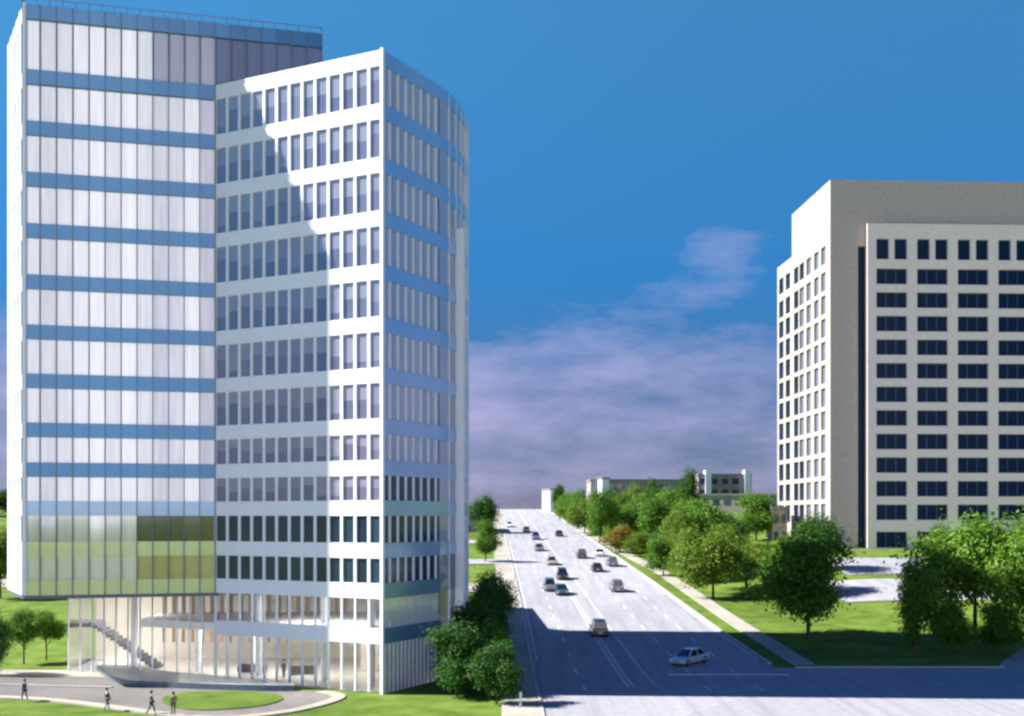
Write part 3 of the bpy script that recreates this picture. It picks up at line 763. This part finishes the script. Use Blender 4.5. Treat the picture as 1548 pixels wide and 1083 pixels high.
tree('understorey_tree', 1436, 992, 910, 62, 'mid', 'low dark tree under the largest bright green one', group=RS, bare=.12, shape=4)
tree('understorey_tree', 1508, 990, 915, 80, 'mid', 'low mid-green tree beneath the crown at the right edge', group=RS, bare=.1, shape=0)
tree('roadside_tree', 1078, 905, 800, 92, 'olive', 'yellow-green tree beside the pavement, nearest the road', group=RS, bare=.12, shape=1)
tree('roadside_tree', 1128, 893, 822, 110, 'olive', 'low spreading olive tree between the yellow-green tree and the big dark tree', group=RS, bare=.14, shape=3)
tree('roadside_tree', 1176, 900, 828, 74, 'lime', 'light green tree tucked behind the big dark corner tree', group=RS, bare=.12, shape=4)
tree('roadside_tree', 1143, 818, 748, 68, 'mid', 'round green tree by the left side of the concrete block', group=RS, bare=.1, shape=0)
tree('roadside_tree', 1066, 850, 762, 92, 'mid', 'wide green tree in front of the low cream building', group=RS, bare=.1, shape=3)
tree('roadside_tree', 1020, 858, 775, 50, 'olive', 'slim olive tree left of the wide green tree', group=RS, bare=.1, shape=2)
tree('roadside_tree', 985, 828, 742, 62, 'mid', 'tall mid-green tree half way up the road', group=RS, bare=.1, shape=4)
tree('roadside_tree', 1012, 815, 732, 52, 'lime', 'light green tree just below the brown block with white piers', group=RS, bare=.1, shape=1)
tree('rusty_shrub', 937, 836, 796, 50, 'rust', 'rust-tinged shrub by the top of the pavement', 'shrub', 'shrubs by the road', .03, 3)
tree('rusty_shrub', 968, 842, 806, 44, 'olive', 'brownish shrub right of the rust-tinged one', 'shrub', 'shrubs by the road', .03, 0)
tree('roadside_tree', 907, 820, 744, 56, 'mid', 'dark-topped green tree above the rust-tinged shrub', group=RS, bare=.1, shape=2)
tree('roadside_tree', 884, 806, 752, 44, 'olive', 'small yellow-green tree near the crest', group=RS, bare=.08, shape=1)
tree('roadside_tree', 860, 792, 746, 40, 'lime', 'light green tree beside the road at the crest', group=RS, bare=.08, shape=0)
tree('roadside_tree', 846, 786, 731, 24, 'dark', 'small dark tree at the crest next to the white gatehouse', group=RS, bare=.08, shape=4)
tree('roadside_tree', 946, 806, 746, 50, 'mid', 'green tree in front of the long grey-brown building', group=RS, bare=.08, shape=3)
tree('roadside_tree', 1044, 800, 712, 32, 'dark', 'dark tree sticking up left of the brown block with white piers', group=RS, bare=.08, shape=2)
tree('roadside_tree', 986, 800, 719, 30, 'dark', 'thin-topped tree poking above the long grey-brown building', group=RS, bare=.08, shape=1)
tree('roadside_tree', 1100, 860, 790, 52, 'olive', 'small olive tree behind the yellow-green pavement tree', group=RS, bare=.08, shape=4)
rt = random.Random(5)
FILL = [(1003, 872, 812, 54, 'mid'), (1042, 882, 800, 60, 'olive'), (1098, 835, 772, 60, 'dark'), (925, 812, 757, 40, 'lime'), (962, 818, 757, 46, 'mid'), (1040, 822, 752, 54, 'lime'),
        (1190, 862, 812, 50, 'olive'), (1010, 845, 790, 50, 'dark'), (962, 800, 735, 40, 'olive'), (874, 795, 740, 34, 'mid'), (925, 800, 738, 36, 'dark'), (1160, 858, 822, 60, 'mid')]
FL = ['mid-green tree just above the pavement behind the rusty shrubs', 'olive tree directly left of the yellow-green pavement tree', 'dark tree right of the wide green tree', 'light green tree above the brownish shrub',
      'mid-green tree left of the tall one half way up the road', 'light green tree behind the wide green tree', 'small olive tree at the foot of the concrete block', 'dark tree between the tall mid-green tree and the slim olive one',
      'olive treetop against the long grey-brown building', 'mid-green tree behind the light one at the crest', 'dark treetop left of the long building near the crest', 'mid-green low tree behind the spreading olive tree']
for (a, b, c, d, e), lab in zip(FILL, FL): tree('roadside_tree', a, b, c, d, e, lab, group=RS, bare=.08)
for x, y, H, wd, l, lab in ((40.5, 163, 8.8, 8, 'mid', 'added green tree half hidden behind the big dark corner tree, to shade the drive'), (46.5, 181, 8.5, 8, 'dark', 'added dark shade tree behind the blue drive, below the corner of the concrete block'), (60, 163, 9, 6, 'mid', 'small green tree beside the drive behind the upright dark tree')):  # the first two are added to cast shade on the side drives
    p = Vector((x, y, h(x, y))); sc_ = y/F
    tree('roadside_tree', CX+x/sc_, 0, HZ-(p.z+H-CAMZ)/sc_, wd/sc_, l, lab, group=RS, loc=p, bare=.1)
# left of the avenue
def T2(name, x, y, H, w, leaf, label, shape=None, cat='tree', bare=.1):
    p = Vector((x, y, h(x, y))); s = p.y/F
    return tree(name, CX+x/s, 0, HZ-(p.z+H-CAMZ)/s, w/s, leaf, label, cat, LS, bare, shape, p)
T2('bushy_tree', -4.6, 97.5, 5.9, 5.4, 'dark', 'bushy green tree nearest the sharp white corner of the tower', 0, bare=.03)
T2('bushy_tree', -2.3, 100.5, 6.2, 4.8, 'mid', 'mid-green bushy tree at the bottom of the view left of the road', 1, bare=.03)
T2('bushy_tree', -1.2, 93.5, 5.2, 3.6, 'dark', 'low dark tree cut by the bottom edge next to the shaded pavement', 4, bare=.03)
T2('bushy_tree', -3.2, 107, 7.0, 4.8, 'dark', 'dark tree half way along the shaded side of the tower', 4, bare=.03)
T2('bushy_tree', -2.6, 115, 7.2, 4.6, 'dark', 'dark tree right beside the curved end of the tower', 3, bare=.03)
T2('bushy_tree', -2.6, 124, 6.6, 4.6, 'dark', 'dark tree just beyond the curved end of the tower', 0, bare=.03)
T2('bushy_tree', -2.6, 135, 6.8, 5.0, 'dark', 'dark tree farthest from the camera in the row beside the tower', 2, bare=.03)
tree('street_tree', 734, 850, 788, 40, 'mid', 'lower of the two round trees left of the sunlit road', group='street trees left of the sunlit road', bare=.12, shape=0)
tree('street_tree', 733, 806, 749, 44, 'dark', 'upper and darker of the two trees left of the sunlit road', group='street trees left of the sunlit road', bare=.1, shape=3)
# far left
tree('lawn_tree', 36, 1004, 922, 50, 'mid', 'left one of the two small trees on the far left lawn', group='small trees on the left lawn', bare=.34, shape=0)
tree('lawn_tree', 70, 998, 922, 46, 'mid', 'right one of the two small trees on the far left lawn, nearer the lobby', group='small trees on the left lawn', bare=.34, shape=4)
tree('lawn_tree', -6, 1022, 932, 56, 'dark', 'dark bush-like tree cut by the left edge of the view', group='small trees on the left lawn', bare=.05, shape=2)
tree('far_tree', 0, 905, 792, 50, 'olive', 'yellow-green tree left of the tower at mid height', bare=.1, shape=1)
for k in range(9):
    x = -200+k*9.5
    p = Vector((x, 372+(k % 3)*8, h(x, 372)))
    tree('far_tree', CX+x/p.y*F, 0, 735+(k*5) % 9, 60, 'dark', 'dark far tree on the skyline left of the tower', group='skyline trees left of the tower', loc=p, shape=k % 5, bare=.03)

# ------------------------------------------------------------------ cars
M_tyre = paint('tyre_rubber', (0.02, 0.02, 0.02), 0.8, 0, 0); M_rim = paint('wheel_alloy', (0.5, 0.5, 0.52), 0.3, 0.9)
M_cglass = paint('car_glass', (0.01, 0.015, 0.02), 0.05, 0, 1.0)
M_head = paint('headlight_lens', (0.8, 0.8, 0.78), 0.1); M_tail = paint('taillight_lens', (0.4, 0.01, 0.01), 0.2)
M_plate = paint('number_plate', (0.7, 0.7, 0.68), 0.5)
CARC = {'black': paint('car_black', (0.02, 0.02, 0.025)), 'green': paint('car_dark_green', (0.02, 0.06, 0.06)), 'silver': paint('car_silver', (0.5, 0.52, 0.55), .3, .5),
        'grey': paint('car_grey', (0.18, 0.18, 0.2), .3, .4), 'blue': paint('car_blue_grey', (0.12, 0.16, 0.24), .3, .3), 'tan': paint('car_tan', (0.3, 0.24, 0.2)), 'white': paint('car_white', (0.75, 0.75, 0.74))}
def car_meshes(suv):
    """lofted body: cross sections along the length (y), front towards +y"""
    hb = 0.98 if suv else 0.86; L = 4.7
    secs = [(-2.35, .30, .62, .80), (-2.3, .24, hb-.12, .84), (-2.1, .2, hb, .88), (-1.3, .18, hb+.03, .92), (0.0, .18, hb, .93), (1.0, .18, hb-.02, .92), (1.8, .2, hb-.12, .89), (2.2, .24, hb-.24, .83), (2.35, .32, .56, .74)]
    m = MB(); ring = 12
    for y, zb, zt, hw in secs:
        pts = [(-hw*.86, zb), (-hw, zb+.12), (-hw, (zb+zt)/2), (-hw*.97, zt-.1), (-hw*.86, zt-.02), (-hw*.4, zt+.02), (hw*.4, zt+.02), (hw*.86, zt-.02), (hw*.97, zt-.1), (hw, (zb+zt)/2), (hw, zb+.12), (hw*.86, zb)]
        m.v += [(x, y, z) for x, z in pts]
    for s in range(len(secs)-1):
        for k in range(ring):
            j = (k+1) % ring; m.f.append((s*ring+k, s*ring+j, (s+1)*ring+j, (s+1)*ring+k)); m.m.append(0)
    m.f.append(tuple(range(ring))); m.f.append(tuple((len(secs)-1)*ring+k for k in range(ring))[::-1]); m.m += [0, 0]
    # roof shell
    ht = 1.74 if suv else 1.44
    yb, yt0, yt1, yf = (-2.15, -1.95, 0.35, 1.05) if suv else (-1.75, -1.05, 0.3, 1.15)
    body = m
    rw, bw = .62, .82
    body.box(-rw, rw, yt0, yt1, ht-.05, ht)
    for s in (-1, 1):   # pillars
        for (ya, yb_, w) in ((yb, yt0, .07), (yf, yt1, .06), ((yt0+yt1)/2, (yt0+yt1)/2, .06)):
            a = Vector((s*bw, ya, hb-.03)); b = Vector((s*rw, yb_, ht-.02))
            body.quad(a+Vector((0, -w, 0)), a+Vector((0, w, 0)), b+Vector((0, w, 0)), b+Vector((0, -w, 0)))
            body.quad(a+Vector((0, w, .0)), a+Vector((-s*.1, w, 0)), b+Vector((-s*.1, w, 0)), b+Vector((0, w, 0)))
    g = MB(); e = .015
    lo = [(-bw+e, yb, hb-.04), (bw-e, yb, hb-.04), (bw-e, yf, hb-.04), (-bw+e, yf, hb-.04)]; up = [(-rw+e, yt0, ht-.04), (rw-e, yt0, ht-.04), (rw-e, yt1, ht-.04), (-rw+e, yt1, ht-.04)]
    for k in range(4):
        j = (k+1) % 4; g.quad(lo[k], lo[j], up[j], up[k])
    w = MB(); T = lambda v: Vector((v.z, v.x, v.y))
    w.lathe([(.2, -.1), (.31, -.11), (.33, -.08), (.33, .08), (.31, .11), (.2, .1)], 18, T=T)
    r = MB(); r.lathe([(.05, -.112), (.2, -.105), (.21, 0), (.2, .105), (.05, .112)], 10, T=T)
    hl = MB(); hl.box(-.17, .17, -.06, .05, -.07, .07); tl = MB(); tl.box(-.16, .16, -.03, .05, -.09, .09)
    pt = MB(); pt.box(-.26, .26, -.02, .02, -.07, .07)
    mr = MB(); mr.box(-.1, .1, -.05, .05, -.06, .06)
    return dict(body=body.mesh('car_body', CARC['black'], False), glass=g.mesh('car_glass', M_cglass), wheel=w.mesh('tyre', M_tyre), rim=r.mesh('rim', M_rim),
                head=hl.mesh('headlight', M_head), tail=tl.mesh('taillight', M_tail), plate=pt.mesh('plate', M_plate), mirror=mr.mesh('mirror', CARC['black']), hb=hb)
CM = [car_meshes(False), car_meshes(True)]
def car(px, py, col, label, away=True, suv=0, rz=None, cat='car'):
    p = at(px, py); p.z += 0.05
    rz = (0.02 if away else math.pi+0.02) if rz is None else rz
    t = empty('suv_car' if suv else 'sedan_car', p, 0, label, cat, 'cars driving on the avenue')
    sl = math.atan((h(p.x, p.y+1)-h(p.x, p.y-1))/2)
    t.rotation_euler = (sl*math.cos(rz), 0, rz)
    c = CM[suv]; hb = c['hb']
    o = mesh_obj('body', c['body'], t); o.material_slots[0].link = 'OBJECT'; o.material_slots[0].material = CARC[col]
    mesh_obj('cabin_glass', c['glass'], t)
    for x in (-.82, .82):
        for y in (-1.4, 1.45):
            w = mesh_obj('wheel', c['wheel'], t); w.location = (x, y, .33); mesh_obj('rim', c['rim'], w)
        q = mesh_obj('headlight', c['head'], t); q.location = (x*.72, 2.25, .62)
        q = mesh_obj('taillight', c['tail'], t); q.location = (x*.78, -2.34, .68)
        q = mesh_obj('wing_mirror', c['mirror'], t); q.location = (x*1.2, .95, hb+.02); q.material_slots[0].link = 'OBJECT'; q.material_slots[0].material = CARC[col]
    q = mesh_obj('number_plate', c['plate'], t); q.location = (0, -2.37, .5)
    return t
car(905, 960, 'green', 'dark green car crossing into the edge of the big shadow', True, 1)
car(1042, 1004, 'silver', 'silver-grey car turning in the big shadow on the road', False, 0, rz=math.pi-0.75)
car(932, 894, 'grey', 'dark grey car in the right-hand lanes, third from the shadow edge', True, 1)
car(849, 899, 'green', 'dark teal car in the left lanes, closest to the shadow', False, 0)
car(831, 893, 'grey', 'grey car alongside the dark teal car, next to the left kerb side', False, 1)
car(850, 876, 'black', 'black car directly behind the dark teal car', False, 1)
car(834, 854, 'tan', 'tan-grey car in the left lanes behind the black one', False, 0)
car(902, 864, 'black', 'black car in the middle of the right-hand lanes', True, 0)
car(879, 844, 'black', 'black car in the inner right-hand lane ahead of the others', True, 1)
car(925, 856, 'blue', 'blue-grey car in the outermost right lane by the grass', True, 1)
car(906, 841, 'white', 'white car ahead of the blue-grey car near the grass', True, 0)
car(815, 833, 'grey', 'grey car in the left lanes, upper of the two just below the tree shadows', False, 0)
car(810, 816, 'blue', 'blue-grey car high up in the left lanes', False, 1)
car(845, 811, 'black', 'small black car farthest up the right-hand lanes', True, 0)
car(796, 805, 'grey', 'grey car farthest up the road near the crest', False, 0)
car(770, 797, 'white', 'white car by the left kerb near the crest', False, 0)

# ------------------------------------------------------------------ people
M_skin = paint('skin', (0.45, 0.28, 0.2), 0.6, 0, 0)
CL = {'dark': paint('dark_coat', (0.02, 0.025, 0.04), .8, 0, 0), 'navy': paint('navy_trousers', (0.02, 0.03, 0.07), .8, 0, 0), 'olive': paint('olive_coat', (0.05, 0.06, 0.02), .8, 0, 0),
      'grey': paint('grey_trousers', (0.1, 0.1, 0.11), .8, 0, 0), 'tan': paint('tan_coat', (0.25, 0.17, 0.1), .8, 0, 0), 'hair': paint('dark_hair', (0.02, 0.015, 0.01), .7, 0, 0)}
def skin_obj(name, verts, edges, radii, mat, parent, root=0):
    me = bpy.data.meshes.new(name); me.from_pydata([tuple(v) for v in verts], edges, []); me.materials.append(mat)
    o = mesh_obj(name, me, parent)
    md = o.modifiers.new('skin', 'SKIN')
    me.skin_vertices if me.skin_vertices else None
    bmx = bmesh.new(); bmx.from_mesh(me); lay = bmx.verts.layers.skin.verify()
    bmx.verts.ensure_lookup_table()
    for i, v in enumerate(bmx.verts):
        r = radii[i]; v[lay].radius = r if isinstance(r, tuple) else (r, r); v[lay].use_root = (i == root)
    bmx.to_mesh(me); bmx.free()
    s = o.modifiers.new('sub', 'SUBSURF'); s.levels = 2; s.render_levels = 2
    return o
def person(loc, rz, coat, legs, label, stride=0.25, cat='person', group='people outside the tower'):
    t = empty('person', loc, rz, label, cat, group)
    s = stride
    V = [(0, 0, .95), (0, 0, 1.15), (0, 0, 1.38), (0, 0, 1.5), (0, .01, 1.6), (0, .015, 1.69),       # pelvis..head 0-5
         (-.1, 0, .9), (-.1, s*.5, .5), (-.1, s*.75, .08), (-.1, s*.75+.14, .04),                  # left leg 6-9
         (.1, 0, .9), (.1, -s*.35, .5), (.1, -s*1.1, .1), (.1, -s*1.1+.13, .04),                 # right leg 10-13
         (-.19, 0, 1.4), (-.24, -s*.3, 1.14), (-.24, .02-s*.25, .9), (-.24, .03-s*.25, .82),            # left arm 14-17
         (.19, 0, 1.4), (.24, s*.3, 1.14), (.24, s*.6+.05, .92), (.24, s*.65+.06, .84)]
    Ed = [(0, 1), (1, 2), (2, 3), (3, 4), (4, 5), (0, 6), (6, 7), (7, 8), (8, 9), (0, 10), (10, 11), (11, 12), (12, 13), (2, 14), (14, 15), (15, 16), (16, 17), (2, 18), (18, 19), (19, 20), (20, 21)]
    Rr = [(.13, .1), (.13, .095), (.15, .1), .055, .085, .09, .08, .055, .04, .035, .08, .055, .04, .035, .055, .042, .03, .035, .055, .042, .03, .035]
    skin_obj('body', V, Ed, Rr, M_skin, t)
    g = 1.22
    ci = [0, 1, 2, 14, 15, 16, 18, 19, 20]; mp = {a: i for i, a in enumerate(ci)}
    CE = [(a, b) for a, b in Ed if a in mp and b in mp]
    sc = lambda r, k=g: (r[0]*k, r[1]*k) if isinstance(r, tuple) else r*k
    skin_obj('coat', [V[a] for a in ci], [(mp[a], mp[b]) for a, b in CE], [sc(Rr[a], 1.25) for a in ci], CL[coat], t)
    li = [0, 6, 7, 8, 10, 11, 12]; mp = {a: i for i, a in enumerate(li)}
    LE = [(a, b) for a, b in Ed if a in mp and b in mp]
    skin_obj('trousers', [V[a] for a in li], [(mp[a], mp[b]) for a, b in LE], [sc(Rr[a], 1.18) for a in li], CL[legs], t)
    m = MB(); m.lathe([(.03, .14), (.09, .1), (.105, .02), (.1, -.07), (.07, -.1)][::-1], 12, (0, -.015, 1.67)); m.build('hair', CL['hair'], t, smooth=True)
    return t
def pg(px, py): q = g0(px, py); return (q[0], q[1], 0.06)
person(pg(37, 1061), 1.2, 'dark', 'navy', 'person in a dark coat walking at the far left of the forecourt')
person(pg(162, 1076), -0.9, 'dark', 'grey', 'person in dark clothes walking on the forecourt, second from the left')
person(pg(229, 1081), -1.3, 'olive', 'navy', 'person in an olive coat striding beside the lawn oval', 0.34)
person(pg(262, 1083), 0.3, 'tan', 'grey', 'person in a tan coat standing at the edge of the lawn oval', 0.05)
person((-20.9, 107.6, 0.12), 2.6, 'dark', 'navy', 'person in dark clothes standing inside the lobby next to the sofa', 0.05, group='people in the lobby')
# white bollard on the left pavement
def bollard(px, py, label):
    p = at(px, py); t = empty('bollard', (p.x, p.y, p.z+.12), 0, label, 'bollard')
    m = MB(); m.lathe([(.14, 0), (.14, .06), (.1, .1), (.1, 1.0), (.085, 1.08), (.03, 1.13)], 14); m.build('post', M_white, t)
    m = MB(); m.lathe([(.108, .8), (.108, .9)], 14); m.build('reflective_band', M_plate, t)
bollard(787, 1070, 'white bollard on the shaded pavement left of the road')

# ------------------------------------------------------------------ sky, sun, camera
SUN_EL, SUN_SL = R(40), -0.055
sd = Vector((-math.cos(SUN_EL), -SUN_SL*math.cos(SUN_EL), math.sin(SUN_EL))).normalized()   # towards the sun
ld = bpy.data.lights.new('sun', 'SUN'); ld.energy = 5.0; ld.angle = R(0.5); ld.color = (1.0, 0.945, 0.90)
lo = bpy.data.objects.new('sun', ld); COL.objects.link(lo); lo.rotation_euler = sd.to_track_quat('Z', 'Y').to_euler(); lo.location = (-60, 0, 120)
w = bpy.data.worlds.new('World'); scene.world = w; w.use_nodes = True; nt = w.node_tree
bg = nt.nodes['Background']; sky = N(nt, 'ShaderNodeTexSky'); sky.sky_type = 'NISHITA'; sky.sun_disc = False
sky.sun_elevation = SUN_EL; sky.sun_rotation = math.atan2(sd.x, sd.y)
sky.air_density = 1.0; sky.dust_density = 0.3; sky.ozone_density = 3.0
tc = N(nt, 'ShaderNodeTexCoord'); sx = N(nt, 'ShaderNodeSeparateXYZ'); nt.links.new(tc.outputs['Generated'], sx.inputs[0])
tint = ramp(nt, sx.outputs['Z'], [(0.0, (0.17, 0.20, 0.36)), (0.1, (0.16, 0.26, 0.46)), (0.2, (0.12, 0.46, 0.76)), (0.40, (0.30, 0.82, 1.0)), (0.55, (0.06, 0.42, 0.95)), (1.0, (0.01, 0.30, 0.95))])
mul = N(nt, 'ShaderNodeMixRGB', blend_type='MULTIPLY'); mul.inputs[0].default_value = 1
nt.links.new(sky.outputs[0], mul.inputs[1]); nt.links.new(tint.outputs[0], mul.inputs[2])
# wisps of cloud low over the road, a small cloud beside the concrete block, and an unseen white bank added behind the camera to brighten glass and front faces
mp = N(nt, 'ShaderNodeMapping'); mp.inputs['Scale'].default_value = (1.0, 1.0, 3.2); mp.inputs['Location'].default_value = (0.35, 0.1, 0.2)
nt.links.new(tc.outputs['Generated'], mp.inputs[0])
cn = N(nt, 'ShaderNodeTexNoise', Scale=4.2, Detail=10, Roughness=0.66); nt.links.new(mp.outputs[0], cn.inputs['Vector'])
def blob(d, lo_, hi_):
    d = Vector(d).normalized(); dp = N(nt, 'ShaderNodeVectorMath', operation='DOT_PRODUCT'); dp.inputs[1].default_value = d
    nt.links.new(tc.outputs['Generated'], dp.inputs[0])
    c = N(nt, 'ShaderNodeMapRange'); c.inputs['From Min'].default_value = lo_; c.inputs['From Max'].default_value = hi_; nt.links.new(dp.outputs['Value'], c.inputs[0]); return c
cb = blob((0.05, -0.985, 0.15), 0.90, 0.975)
lowc = ramp(nt, sx.outputs['Z'], [(0.0, (0.36,)*3), (0.05, (0.36,)*3), (0.118, (0.36,)*3), (0.15, (0.16,)*3), (0.2, (0.0,)*3), (0.3, (0.0,)*3)])
acc = cn.outputs['Fac']
def wisp(cx_, cz_, rx, rz):
    v = N(nt, 'ShaderNodeVectorMath', operation='MULTIPLY_ADD'); v.inputs[1].default_value = (1/rx, 0, 1/rz); v.inputs[2].default_value = (-cx_/rx, 0, -cz_/rz)
    nt.links.new(tc.outputs['Generated'], v.inputs[0]); l = N(nt, 'ShaderNodeVectorMath', operation='LENGTH'); nt.links.new(v.outputs[0], l.inputs[0])
    c = N(nt, 'ShaderNodeMapRange'); c.inputs['From Min'].default_value = 1.0; c.inputs['From Max'].default_value = 0.0; nt.links.new(l.outputs['Value'], c.inputs[0]); return c
for src, k in ((cb, 0.75), (wisp(0.17, 0.215, 0.12, 0.045), 0.44), (wisp(0.42, 0.275, 0.09, 0.04), 0.36), (lowc, 1.0)):
    a = N(nt, 'ShaderNodeMath', operation='MULTIPLY_ADD'); a.inputs[1].default_value = k
    nt.links.new(src.outputs[0], a.inputs[0]); nt.links.new(acc, a.inputs[2]); acc = a.outputs[0]
cm = N(nt, 'ShaderNodeMapRange'); cm.inputs['From Min'].default_value = 0.68; cm.inputs['From Max'].default_value = 1.12; nt.links.new(acc, cm.inputs[0])
cc = N(nt, 'ShaderNodeMixRGB'); cc.inputs[1].default_value = (3.5, 3.3, 5.3, 1); cc.inputs[2].default_value = (11.5, 11.6, 12.6, 1)
nt.links.new(cb.outputs[0], cc.inputs[0])
mx = N(nt, 'ShaderNodeMixRGB'); nt.links.new(cm.outputs[0], mx.inputs[0]); nt.links.new(mul.outputs[0], mx.inputs[1]); nt.links.new(cc.outputs[0], mx.inputs[2])
nt.links.new(mx.outputs[0], bg.inputs['Color']); bg.inputs['Strength'].default_value = 0.05

cd = bpy.data.cameras.new('camera'); cam = bpy.data.objects.new('camera', cd); COL.objects.link(cam); scene.camera = cam
cam.location = (0, 0, CAMZ); cam.rotation_euler = (R(90), 0, 0)
cd.sensor_width = 36; cd.lens = 36*F/1548; cd.shift_y = (HZ-541.5)/1548; cd.clip_end = 9000; cd.clip_start = 0.5
scene.view_settings.view_transform = 'Standard'; scene.view_settings.look = 'None'; scene.view_settings.gamma = 1
scene.view_settings.exposure = 1.6
scene.cycles.filter_width = 2.6
scene.render.resolution_x = 1024; scene.render.resolution_y = 716
